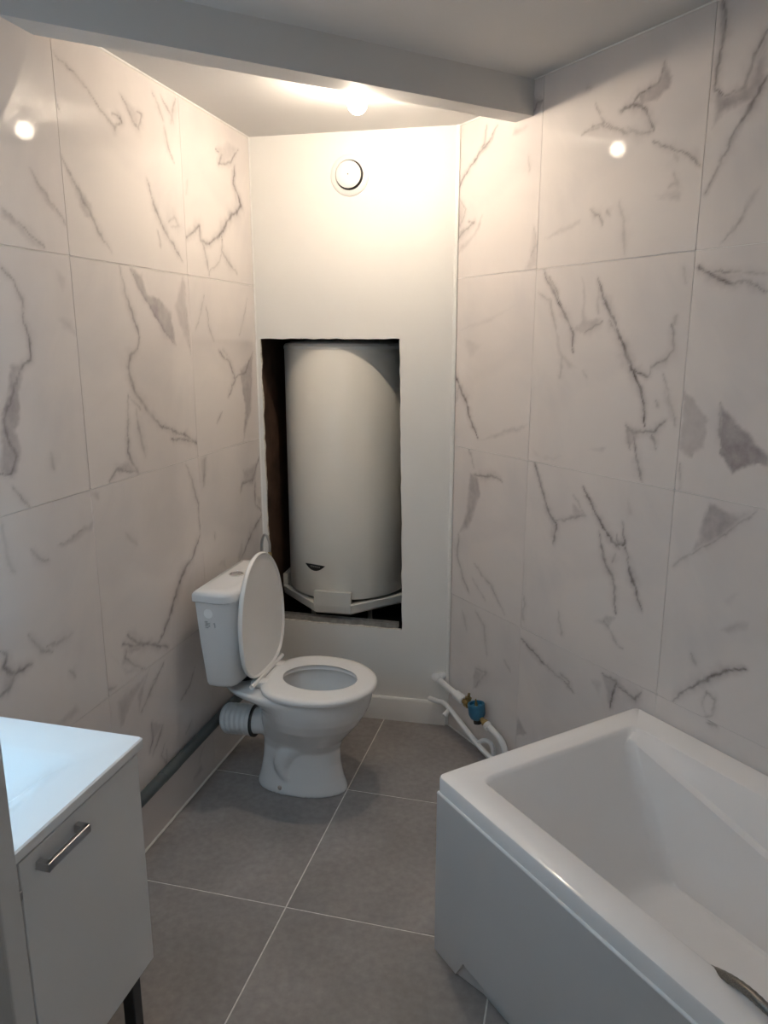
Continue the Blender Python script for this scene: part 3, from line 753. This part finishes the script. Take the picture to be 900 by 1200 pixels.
# ------------------------------------------------------------------ bathtub (local x = towards the right wall, y = away along it)
BX0, BX1, BY0, BY1, BZ = .976, MR - .004, -.19, 1.408, .52
def rrect(x0, x1, y0, y1, r, z, nc=6, ns=10):
    pts = []
    for cx, cy, a0, nx, ny in ((x1 - r, y1 - r, 0, x0 + r, y1), (x0 + r, y1 - r, 90, x0, y0 + r), (x0 + r, y0 + r, 180, x1 - r, y0), (x1 - r, y0 + r, 270, x1, y1 - r)):
        for k in range(nc + 1):
            a = math.radians(a0 + 90 * k / nc); pts.append((cx + r * math.cos(a), cy + r * math.sin(a), z))
        p = pts[-1]
        for k in range(1, ns): pts.append((p[0] + (nx - p[0]) * k / ns, p[1] + (ny - p[1]) * k / ns, z))
    return pts
def bathtub():
    t = thing('bathtub', 'white acrylic rectangular bathtub with panelled front beside the right tiles', 'bathtub', (0, 0, 0), ROT_R)
    ix0, ix1, iy0, iy1 = 1.062, 1.600, .10, 1.332
    zc = lambda y: .505 - .235 * max(0, min(1.05, 1.30 - y))          # armrest crease falls away from the far corner
    R = []
    R.append(rrect(BX0 + .012, BX1, BY0 + .012, BY1 - .012, .012, BZ - .045))
    R.append(rrect(BX0, BX1, BY0, BY1, .016, BZ - .045))
    R.append(rrect(BX0, BX1, BY0, BY1, .016, BZ - .008))
    R.append(rrect(BX0 + .002, BX1 - .001, BY0 + .002, BY1 - .002, .016, BZ - .003))
    R.append(rrect(BX0 + .008, BX1 - .003, BY0 + .008, BY1 - .008, .016, BZ))
    R.append(rrect(ix0 - .008, ix1 + .008, iy0 - .008, iy1 + .008, .034, BZ))
    R.append(rrect(ix0 - .002, ix1 + .002, iy0 - .002, iy1 + .002, .030, BZ - .003))
    R.append(rrect(ix0 + .003, ix1 - .002, iy0 + .004, iy1 - .005, .028, BZ - .012))
    def wallring(f, z, rad):
        return rrect(ix0 + .003 + .055 * f, ix1 - .030 - .028 * f, iy0 + .004 + .30 * f, iy1 - .005 - .185 * f, rad, z)
    fz = lambda z: (BZ - .012 - z) / (BZ - .012 - .185)
    base = wallring(.2, .45, .035); up = []; lo = []
    for i, (x, y, z) in enumerate(base):
        k = max(0, min(1, (x - 1.50) / .06)); zz = max(.385, .503 - .24 * max(0, 1.30 - y)) * k + .44 * (1 - k)
        a = wallring(fz(zz + .004), zz + .004, .032)[i]; b = wallring(fz(zz - .004), zz - .004, .032)[i]
        kk = k * min(1, max(0, (1.30 - y) / .12)); up.append((a[0] + .011 * kk, a[1], a[2])); lo.append((b[0] - .005 * kk, b[1], b[2]))
    R.append(up); R.append(lo)
    R.append(wallring(fz(.34), .34, .040)); R.append(wallring(.90, .217, .050)); R.append(wallring(.975, .190, .055))
    R.append(wallring(1.08, .176, .06)); R.append(wallring(1.30, .170, .06)); R.append(wallring(2.2, .165, .06))
    MB().loft(R, cap0=False, cap1=True).build('tub_shell', 'acrylic', t, 32)
    # front panel: top lip, main board with a set-back toe recess
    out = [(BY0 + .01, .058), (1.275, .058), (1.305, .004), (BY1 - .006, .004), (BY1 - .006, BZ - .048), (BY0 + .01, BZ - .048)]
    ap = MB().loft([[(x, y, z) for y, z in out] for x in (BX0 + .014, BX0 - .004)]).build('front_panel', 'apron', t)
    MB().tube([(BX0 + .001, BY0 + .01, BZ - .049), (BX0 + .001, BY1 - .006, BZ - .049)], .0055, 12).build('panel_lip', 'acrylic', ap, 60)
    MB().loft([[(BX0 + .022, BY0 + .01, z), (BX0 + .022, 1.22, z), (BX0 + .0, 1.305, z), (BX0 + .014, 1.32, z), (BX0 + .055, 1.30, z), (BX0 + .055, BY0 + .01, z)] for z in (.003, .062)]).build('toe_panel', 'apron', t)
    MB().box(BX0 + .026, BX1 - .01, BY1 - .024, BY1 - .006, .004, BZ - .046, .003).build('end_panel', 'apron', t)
    MB().lathe([(.035, 0), (.034, .003), (.02, .004), (.006, .0045)], 28, (1.31, .42, .163)).build('drain', 'chrome', t, 40)
    return t
bathtub()
# shower hose coming up over the rim
hp = smooth_path([RP(1.115, .90, .34), RP(1.090, .76, .44), RP(1.062, .665, .508), RP(1.045, .60, .538), RP(1.032, .53, .545), RP(1.03, .42, .534), RP(1.04, .30, .531), RP(1.05, .15, .531)], 10)
tag(MB().tube(hp, [.0082 + .0006 * (i % 2) for i in range(len(hp))], 14).build('shower_hose', 'hose', smooth=60), 'braided metal shower hose lying over the near rim of the bathtub', 'hose')

# ------------------------------------------------------------------ toilet (local x = away from the left wall, y = away from the camera)
def egg(xb, xf, hw, z, xc=None, n=56, pb=1.0, sq=2.0, sb=2.0):
    xc = xb + (xf - xb) * .52 if xc is None else xc
    out = []
    for k in range(n):
        a = 2 * math.pi * k / n; c, s = math.cos(a), math.sin(a)
        e = 2 / (sq if c > 0 else sb)
        x = xc + (xf - xc if c > 0 else xc - xb) * math.copysign(abs(c) ** e, c)
        y = hw * math.copysign(abs(s) ** (e if c > 0 else e), s)
        out.append((x, y, z))
    return out
def toilet():
    t = thing('toilet', 'white ceramic close-coupled toilet with raised lid against the left wall', 'toilet', LP(NW, 2.325), ROT_L)
    S = [(0, .185, .525, .094, .35, 2.3), (.012, .185, .525, .094, .35, 2.3), (.05, .196, .512, .086, .35, 2.2), (.11, .207, .500, .079, .36, 2.1), (.165, .210, .498, .079, .37, 2.0),
         (.20, .210, .512, .096, .38, 2.0), (.235, .210, .540, .120, .39, 2.0), (.275, .210, .572, .145, .40, 2.0), (.315, .212, .597, .163, .40, 2.0), (.345, .200, .610, .171, .40, 2.0),
         (.368, .150, .615, .175, .40, 2.0), (.385, .085, .617, .177, .40, 2.2), (.400, .072, .616, .176, .40, 2.3), (.407, .080, .610, .170, .40, 2.3)]
    rings = [egg(xb, xf, hw, z, xc, sb=sb) for z, xb, xf, hw, xc, sb in S]
    rings += [egg(.255, .592, .128, .407, .42), egg(.250, .595, .131, .396, .42), egg(.262, .582, .126, .36, .42), egg(.285, .555, .110, .31, .42), egg(.315, .52, .085, .26, .42), egg(.345, .485, .058, .215, .41), egg(.36, .46, .04, .20, .41)]
    pm = MB().loft(rings)
    for s in (-1, 1):                               # trapway swelling, blended into the pan by the remesh
        tw = smooth_path([(.43, s * .015, .235), (.39, s * .040, .200), (.335, s * .048, .165), (.305, s * .048, .11), (.330, s * .046, .05), (.38, s * .040, .005)], 5)
        pm.tube(tw, [.046 - .008 * i / len(tw) for i in range(len(tw))], 18)
    pm.tube([(.30, 0, .235), (.205, 0, .232), (.16, 0, .228), (.155, 0, .228)], [.05, .049, .049, .045], 28)
    pan = pm.build('pan', 'ceramic', t, 180)
    rm = pan.modifiers.new('blend', 'REMESH'); rm.mode = 'VOXEL'; rm.voxel_size = .0038; rm.use_smooth_shade = True
    sm_ = pan.modifiers.new('soften', 'SMOOTH'); sm_.factor = .5; sm_.iterations = 9
    MB().loft([egg(.318, .522, .094, .2785, .41), egg(.318, .522, .094, .2795, .41)]).build('water', 'water', pan, 30)
    for s in (-1, 1):
        MB().lathe([(.011, 0), (.011, .003), (.008, .006), (.002, .0065)], 18, (.300, s * .083, .024), (0, s, .22)).build('bolt_cap', 'chrome', pan, 40)
    # white flexible pan connector
    pr = []; path = []
    for i in range(25):
        x = .172 - .112 * i / 24; path.append((x, .010 * (i / 24) ** 2, .228 - .010 * (i / 24) ** 2))
        pr.append(.058 if i < 4 else (.0535 + (.0035 if (i // 2) % 2 else 0)))
    MB().tube(path, pr, 28).build('pan_connector', 'connector', t, 35)
    MB().tube([(.178, 0, .2282), (.170, 0, .228)], .0595, 28).build('rubber_seal', 'black', t, 40)
    # cistern
    def cring(x0, x1, hw, z, bow=.008, r=.03, n=12):
        pts = []
        for k in range(n + 1):                      # bowed front
            u = -1 + 2 * k / n; pts.append((x1 - r * .0 + bow * (1 - u * u) - .0, hw * u * (1 - .0), z))
        # soften the corners
        out = [(x0, -hw * .97, z)] + [(x1 - .060, -hw, z), (x1 - .032, -hw * .975, z), (x1 - .012, -hw * .925, z), (x1 - .002, -hw * .84, z)]
        out += [(p[0], p[1] * .86, z) for p in pts[1:-1]] + [(x1 - .002, hw * .84, z), (x1 - .012, hw * .925, z), (x1 - .032, hw * .975, z), (x1 - .060, hw, z), (x0, hw * .97, z)]
        return out
    cb = [(.095, .172, .165, .432), (.088, .180, .176, .440), (.084, .183, .180, .452), (.070, .187, .186, .60), (.060, .190, .190, .742)]
    cis = MB().loft([cring(*c) for c in cb]).build('cistern', 'ceramic', t, 38)
    MB().lathe([(.055, .400), (.055, .436)], 24, (.140, 0, 0)).build('gasket', 'black', cis, 40)
    lb = [(.058, .191, .191, .742), (.053, .197, .197, .746), (.053, .198, .198, .766), (.056, .195, .195, .776), (.064, .186, .187, .783), (.080, .170, .165, .7855)]
    lid = MB().loft([cring(*c) for c in lb]).build('cistern_lid', 'ceramic', t, 40)
    fb = MB().lathe([(.0255, .784), (.0255, .788), (.023, .790), (.0205, .790), (.0195, .787)], 30, (.125, 0, 0)).build('flush_ring', 'chrome', lid, 40)
    MB().lathe([(.019, .786), (.019, .7895), (.016, .791), (.003, .7912)], 30, (.125, 0, 0)).build('flush_button', 'chrome', lid, 40)
    # sticker and small print on the near side
    st = MB().lathe([(.0165, 0), (.0165, .0006)], 28, (.108, -.1885, .706), (-.03, -1, .03)).build('sticker', 'sticker', cis)
    st['label'] = 'round white sticker'
    pk = MB()
    for i, (x, z, w, h) in enumerate(((.098, .676, .010, .003), (.104, .670, .016, .004), (.098, .664, .008, .003), (.108, .662, .008, .0025), (.100, .656, .010, .002), (.128, .672, .006, .005), (.130, .664, .003, .012))):
        pk.box(x - w / 2, x + w / 2, -.1893, -.1850, z - h / 2, z + h / 2)
    pp = pk.build('printed_mark', 'print', cis); pp['label'] = 'faint grey printed marks'
    # seat ring
    def ringsec(sc, z): pass
    o = [(0, .408), (.004, .4085), (.006, .416), (.003, .424), (-.006, .4285), (-.02, .4300)]
    seat_r = [egg(.236 - d, .628 + d, .186 + d, z, .42, sb=2.6) for d, z in o]
    i_ = [(-.014, .4290), (-.004, .4265), (.0, .419), (-.002, .411), (-.006, .4085)]
    seat_r += [egg(.280 - d, .578 + d, .116 + d, z, .425) for d, z in i_]
    seat_r.append(egg(.236, .628, .186, .408, .42, sb=2.6))
    MB().loft(seat_r, False, False).build('seat', 'plastic', t, 45)
    # raised lid: an egg standing on its straight hinge edge, leaning back on the cistern
    ld = MB(); rr = []
    tilt = math.radians(1.5); Lh = .435
    def lidring(sc, d):
        pts = []
        for k in range(56):
            a = 2 * math.pi * k / 56; c, s = math.cos(a), math.sin(a)
            if c > 0: h = .185 + (Lh - .185) * c; w = .185 * s
            else: h = .185 - .185 * abs(c) ** .62 ; w = math.copysign(abs(s) ** .55, s) * .185 * (1 - .16 * (abs(c) ** 2))
            h = .2 + (h - .2) * sc; w = w * sc
            pts.append((.228 - math.sin(tilt) * h - d * math.cos(tilt), w, .436 + math.cos(tilt) * h - d * math.sin(tilt)))
        return pts
    for sc, d in ((.955, .004), (.965, .0), (.985, -.003), (1.0, .0), (1.003, .006), (.99, .012), (.96, .016), (.7, .021), (.3, .023)): rr.append(lidring(sc, d))
    MB().loft(rr).build('seat_lid', 'plastic', t, 55)
    for s in (-1, 1):
        MB().box(.205, .262, s * .075 - .022, s * .075 + .022, .408, .432, .006).build('hinge_block', 'plastic', t, 40)
    MB().tube([(.230, -.14, .432), (.230, .14, .432)], .008, 14).build('hinge_rod', 'plastic', t, 40)
    return t
toilet()

# ------------------------------------------------------------------ grey waste pipe along the left wall
wp = MB().tube([(NW + .023, .70, .200), (NW + .023, 2.78, .218)], .0190, 20)
wp = tag(wp.build('waste_pipe', 'pvc', smooth=50, rotz=ROT_L), 'grey plastic waste pipe running low along the left tiles', 'pipe')
for l in (1.30, 2.0):
    MB().tube([(NW + .023, l - .006, .2 + (l - .7) * .00865), (NW + .023, l + .006, .2 + (l - .7) * .00865)], .0202, 20).box(NW, NW + .012, l - .006, l + .006, .196, .214).build('pipe_clip', 'pvc', wp, 40)
MB().tube([(NW + .023, 1.93, .2107), (NW + .023, 2.02, .2114)], .0200, 20).build('coupling', 'pvc', wp, 40)

# ------------------------------------------------------------------ flexible hose loop feeding the cistern
hs = thing('supply_hose', 'thin steel supply hose looping up behind the raised toilet lid', 'hose', LP(-1.205, 2.74), ROT_L)
pa = smooth_path([(-.004, .01, .58), (-.018, 0, .70), (-.016, 0, .79), (.001, 0, .822), (.017, 0, .79), (.017, 0, .745)], 8)
MB().tube(pa, .0052, 12).build('hose', 'alu', hs, 60)
MB().lathe([(.009, .715), (.009, .738), (.007, .748), (.0055, .750)], 12, (.017, 0, 0)).build('nut', 'brass', hs, 40)
MB().tube([(.017, 0, .717), (.017, 0, .700), (.017, .010, .60), (.017, .012, .50)], .006, 12).build('stub_pipe', 'brass', hs, 40)

# ------------------------------------------------------------------ vanity unit and washbasin
VF, VL1, VL0 = -.815, 1.190, .52
van = thing('vanity_unit', 'white gloss vanity cabinet on dark legs under the washbasin', 'vanity', LP(VF, VL1), ROT_L)
W = NW - VF; LEN = VL0 - VL1                        # local x from -|W| to 0, y from LEN to 0
Z0v, Z1v = .302, .800
MB().box(W + .002, -.020, -.018, 0, Z0v, Z1v, .0015).box(W + .002, -.020, LEN, LEN + .018, Z0v, Z1v, .0015).box(W + .002, -.020, LEN + .018, -.018, Z0v, Z0v + .018).box(W + .002, W + .012, LEN + .018, -.018, Z0v + .018, Z1v).box(-.040, -.0205, LEN + .018, -.018, Z1v - .05, Z1v).build('body', 'lacquer', van)
half = -.338
for k, (a, b, hy) in enumerate(((half + .002, -.001, (-.302, -.192)), (LEN + .001, half - .002, (-.472, -.362)))):
    d = MB().box(-.0185, 0, a, b, Z0v + .003, Z1v - .012, .0018).build('door', 'lacquer', van)
    y0, y1 = hy; zc = .758
    MB().box(0, .026, y0, y0 + .012, zc - .008, zc + .008, .0012).box(0, .026, y1 - .012, y1, zc - .008, zc + .008, .0012).box(.018, .026, y0, y1, zc - .008, zc + .008, .0015).build('handle', 'alu', d)
for x in (-.055, W + .068):
    for y in (-.045, LEN + .015):
        MB().box(x, x + .028, y, y + .028, .001, Z0v, .002).build('leg', 'legmetal', van)
def basin():
    t = thing('washbasin', 'glossy white washbasin top on the vanity cabinet', 'washbasin', LP(VF, VL1, Z1v + .0005), ROT_L)
    H = .020; x0, x1, y0, y1 = W + .002, .010, LEN - .008, .010
    R = [rrect(x0, x1, y0, y1, .008, 0), rrect(x0, x1, y0, y1, .008, H - .003), rrect(x0 + .003, x1 - .003, y0 + .003, y1 - .003, .007, H),
         rrect(x0 + .055, x1 - .070, y0 + .055, y1 - .090, .03, H), rrect(x0 + .065, x1 - .082, y0 + .065, y1 - .100, .03, H - .002),
         rrect(x0 + .085, x1 - .110, y0 + .09, y1 - .125, .03, H - .011), rrect(x0 + .115, x1 - .150, y0 + .13, y1 - .18, .04, H - .040), rrect(x0 + .14, x1 - .18, y0 + .16, y1 - .22, .04, H - .052), rrect(x0 + .19, x1 - .22, y0 + .25, y1 - .30, .02, H - .055)]
    o = MB().loft(R, cap0=False, cap1=True).build('basin', 'basin', t, 35)
    MB().lathe([(.028, 0), (.028, .002), (.02, .004), (.004, .004)], 24, ((x0 + x1) / 2 - .0, (y0 + y1) / 2, H - .055)).build('drain', 'chrome', o, 40)
    return t
basin()

# ------------------------------------------------------------------ unseen lit mirror, added as cool fill over the washbasin
mi = thing('added_mirror_cabinet', 'unseen LED mirror cabinet added on the left tiles to light the washbasin', 'mirror', LP(NW, .86, 1.30), ROT_L)
MB().box(.001, .13, -.31, .27, 0, .62, .003).build('cabinet_body', 'lacquer', mi)
MB().box(.1302, .135, -.305, .265, .035, .615).build('mirror_glass', 'chrome', mi)
MB().box(.055, .125, -.30, .26, -.006, -.0002).build('fill_light_strip', 'led', mi)  # added strip, brightens the vanity top from above
MB().box(.012, .040, .2702, .276, .02, .60).build('fill_light_strip', 'led', mi)  # added strip, cools the left tiles and cistern side

# ------------------------------------------------------------------ water heater
WH = Vector((-.162, 3.300, 0)); WR = .265
wh = thing('water_heater', 'tall white cylindrical water heater standing in the wall cut-out', 'water heater', WH, 0)
MB().lathe([(WR - .03, .505), (WR - .004, .512), (WR, .522), (WR, 1.560), (WR - .003, 1.565)], 72, caps=True).build('tank', 'tank', wh, 40)
MB().lathe([(WR + .002, 1.556), (WR + .002, 1.568), (WR - .004, 1.578), (WR - .03, 1.588), (WR - .10, 1.592)], 72).build('top_cap', 'tankbase', wh, 30)
fa = math.atan2(-WH.y, -WH.x)
def heater_base():
    f = Vector((math.cos(fa - .25), math.sin(fa - .25), 0)); g = Vector((-f.y, f.x, 0))
    pts = [(.080, .288), (.288, .080), (.288, -.080), (.080, -.288), (-.080, -.288), (-.288, -.080), (-.288, .080), (-.080, .288)]
    def ring(k, z): return [tuple(g * (a * k) + f * (b * k) + Vector((0, 0, z))) for a, b in pts]
    R = [ring(.90, .497), ring(.985, .500), ring(1.0, .496), ring(.985, .462), ring(.94, .452), ring(.60, .452)]
    b = MB().loft(R, False, True); o = b.build('base_ring', 'tankbase', wh, 25)
    for i in (7, 1, 5):                             # flat upstands that hold the tank
        a0, b0 = pts[i]; a1, b1 = pts[(i + 1) % 8]
        P0, P1 = g * a0 + f * b0, g * a1 + f * b1; inn = -(P0 + P1).normalized()
        MB().loft([[P0 + Vector((0, 0, z)), P1 + Vector((0, 0, z)), P1 * .995 + inn * .020 + Vector((0, 0, z)), P0 * .995 + inn * .020 + Vector((0, 0, z))] for z in (.490, .553)]).build('base_clip', 'tankbase', o)
    return o
heater_base()
# badge: black lens with a pale strip
def badge():
    a0 = fa - .575; z0 = .652; n = 14; up, lo = [], []
    for i in range(n + 1):
        u = -1 + 2 * i / n; a = a0 + u * .19
        up.append((a, z0 + .014 * (1 - .15 * u * u) - .006)); lo.append((a, z0 - .026 * (1 - u * u) + .006))
    def P(a, z, r): return (r * math.cos(a), r * math.sin(a), z)
    out = up + lo[::-1][1:-1]
    b = MB().loft([[P(a, z, WR + .0004) for a, z in out], [P(a, z, WR + .003) for a, z in out]]).build('badge', 'black', wh)
    m = MB()
    for i in range(7):
        a = a0 + .012 + (i - 3) * .027
        m.loft([[P(a + s * .008, z0 + zz, r) for s, zz in ((-1, -.004), (1, -.004), (1, .002), (-1, .002))] for r in (WR + .003, WR + .0036)])
    o = m.build('badge_lettering', 'galv', b); o['label'] = 'tiny pale lettering, too small to read'
badge()
for dx, dy in ((-.148, -.17), (.10, -.17)):
    MB().tube([(dx, dy, .455), (dx, dy, .44), (dx, dy, .30)], [.014, .0105, .0105], 14).build('inlet_pipe', 'copper', wh, 40)
for z in (.75, 1.35):
    MB().box(-.12, .12, .22, .330, z, z + .06, .004).build('wall_bracket', 'galv', wh)
# dusty steel rail along the lower cut edge
rl = MB()
for (d0, d1, z0, z1) in ((.0135, .060, .402, .405), (.0135, .0155, .405, .430), (.058, .060, .405, .424)):
    rl.loft([[BP(s, d0, z), BP(s, d1, z), BP(s, d1, z + (z1 - z0)), BP(s, d0, z + (z1 - z0))] for s, z in ((.225, z0), (S_LEFT + .0, z0 + .008))])
tag(rl.build('steel_rail', 'galv'), 'dusty grey steel stud rail along the bottom of the cut-out', 'rail')

# ------------------------------------------------------------------ round air vent
vt = thing('air_vent', 'round white extractor vent on the upper back wall', 'vent', BP(.4075, 0, 2.187), 0)
axv = -B_
MB().lathe([(.073, 0), (.073, .004), (.070, .008), (.058, .012), (.054, .012), (.052, .008), (.052, .0008)], 56, (0, 0, 0), axv, caps=False).build('ring', 'plastic', vt, 35)
MB().lathe([(.054, .0006), (.052, .0012)], 40, (0, 0, 0), axv).build('throat', 'black', vt)
MB().lathe([(.030, .001), (.040, .010), (.047, .019), (.0475, .023), (.044, .026), (.02, .0285), (.003, .029)], 48, (0, 0, 0), axv).build('valve_disc', 'plastic', vt, 35)
MB().lathe([(.0025, .0288), (.0025, .031), (.0015, .0315)], 12, (0, 0, 0), axv).build('centre_screw', 'galv', vt)

# ------------------------------------------------------------------ bare light bulb
lb_ = thing('light_bulb', 'lit bare round light bulb hanging from the rear ceiling', 'light', RP(1.157, 2.145, Z_REAR), 0)
MB().lathe([(.024, 0), (.024, -.004), (.019, -.008), (.0175, -.024), (.0165, -.026)], 28).build('socket', 'plastic', lb_, 40)
zb = -.064; rb = .0300
MB().lathe([(.0135, -.0262), (.0150, -.034)] + [(rb * math.sin(a), zb + rb * math.cos(a)) for a in [math.radians(q) for q in range(36, 38, 9)]], 36).build('bulb_collar', 'plastic', lb_, 60)
MB().lathe([(rb * math.sin(a), zb + rb * math.cos(a)) for a in [math.radians(q) for q in range(36, 180, 9)]] + [(.0008, zb - rb)], 36, caps=True).build('bulb_glass', 'shell', lb_, 60)
MB().lathe([(.0013 * 0 + .0135 * math.sin(a) + .0003, zb + .0135 * math.cos(a)) for a in [math.radians(q) for q in range(0, 181, 15)]], 20).build('glowing_core', 'bulb', lb_, 60)

# ------------------------------------------------------------------ supply pipes with the blue pressure reducer, by the right wall
MP = 1.648
sp_ = thing('water_supply_pipe', 'white supply pipe with a blue pressure reducer low on the right tiles', 'pipe', RP(MP, 2.105, 0), ROT_R)
q = lambda r, z, m=0: (m, r - 2.105, z)
MB().tube(smooth_path([q(2.415, .218), q(2.38, .2165), q(2.23, .2015)], 4), .0125, 18).build('upper_pipe', 'connector', sp_, 50)
MB().lathe([(.0165, -.022), (.0165, .014), (.0145, .018)], 18, q(2.392, .218), (0, 1, .05)).build('elbow', 'connector', sp_, 40)
MB().tube([q(2.395, .218), q(2.395, .222, .046)], .0145, 18).build('wall_elbow', 'connector', sp_, 40)
MB().tube([q(2.262, .2045), q(2.256, .204), q(2.212, .200), q(2.204, .199)], [.0135, .019, .019, .016], 18).build('coupling', 'connector', sp_, 40)
MB().tube([q(2.207, .199), q(2.190, .198), q(2.190, .198), q(2.168, .197), q(2.168, .197), q(2.140, .195)], [.011, .011, .016, .016, .012, .012], 6).build('brass_nut', 'brass', sp_)
MB().lathe([(.004, .004), (.012, .008), (.014, .02), (.006, .022), (.005, .036), (.003, .036)], 10, q(2.178, .205), (.2, 0, 1)).build('brass_valve', 'brass', sp_, 40)
bo = q(2.112, .162); bax = Vector((-.05, .12, 1))
bd = MB().lathe([(.018, 0), (.026, .006), (.0325, .022), (.0335, .058), (.0325, .064), (.026, .064), (.0255, .052), (.004, .052)], 30, bo, bax).build('reducer_body', 'blue', sp_, 40)
MB().lathe([(.0165, -.016), (.0165, .002)], 20, bo, bax).build('reducer_foot', 'black', bd, 40)
MB().lathe([(.006, .050), (.006, .066), (.0035, .070), (.003, .082), (.001, .083)], 12, bo, bax).build('brass_stem', 'brass', bd, 40)
MB().tube([q(2.092, .176), q(2.072, .170), q(2.072, .170), q(2.054, .165)], [.010, .010, .014, .014], 6).build('brass_nut', 'brass', sp_)
MB().tube([q(2.056, .166), q(2.040, .161)], .0165, 16).build('coupling', 'connector', sp_, 40)
MB().tube(smooth_path([q(2.05, .165), q(2.01, .158), q(1.97, .145), q(1.945, .118), q(1.935, .06), q(1.93, .004)], 6), .0115, 18).build('lower_pipe', 'connector', sp_, 60)

wp2 = thing('white_waste_pipe', 'thin white pipe sloping to the floor behind the bathtub end', 'pipe', RP(1.640, 2.20, 0), ROT_R)
q2 = lambda r, z, m=0: (m, r - 2.20, z)
MB().tube(smooth_path([q2(2.405, .128, -.02), q2(2.36, .132, -.01), q2(2.31, .134, 0), q2(2.18, .092), q2(2.10, .066), q2(2.03, .050), q2(1.90, .034), q2(1.75, .022)], 6), .0105, 18).build('pipe', 'connector', wp2, 60)
MB().tube([q2(2.285, .125, 0), q2(2.285, .106, -.028)], .0105, 14).build('side_outlet', 'connector', wp2, 40)
MB().tube(smooth_path([q2(2.10, .066), q2(2.075, .088, .012), q2(2.045, .088, .022), q2(2.032, .055, .026), q2(2.03, .003, .026)], 6), .0085, 14).build('branch', 'connector', wp2, 60)
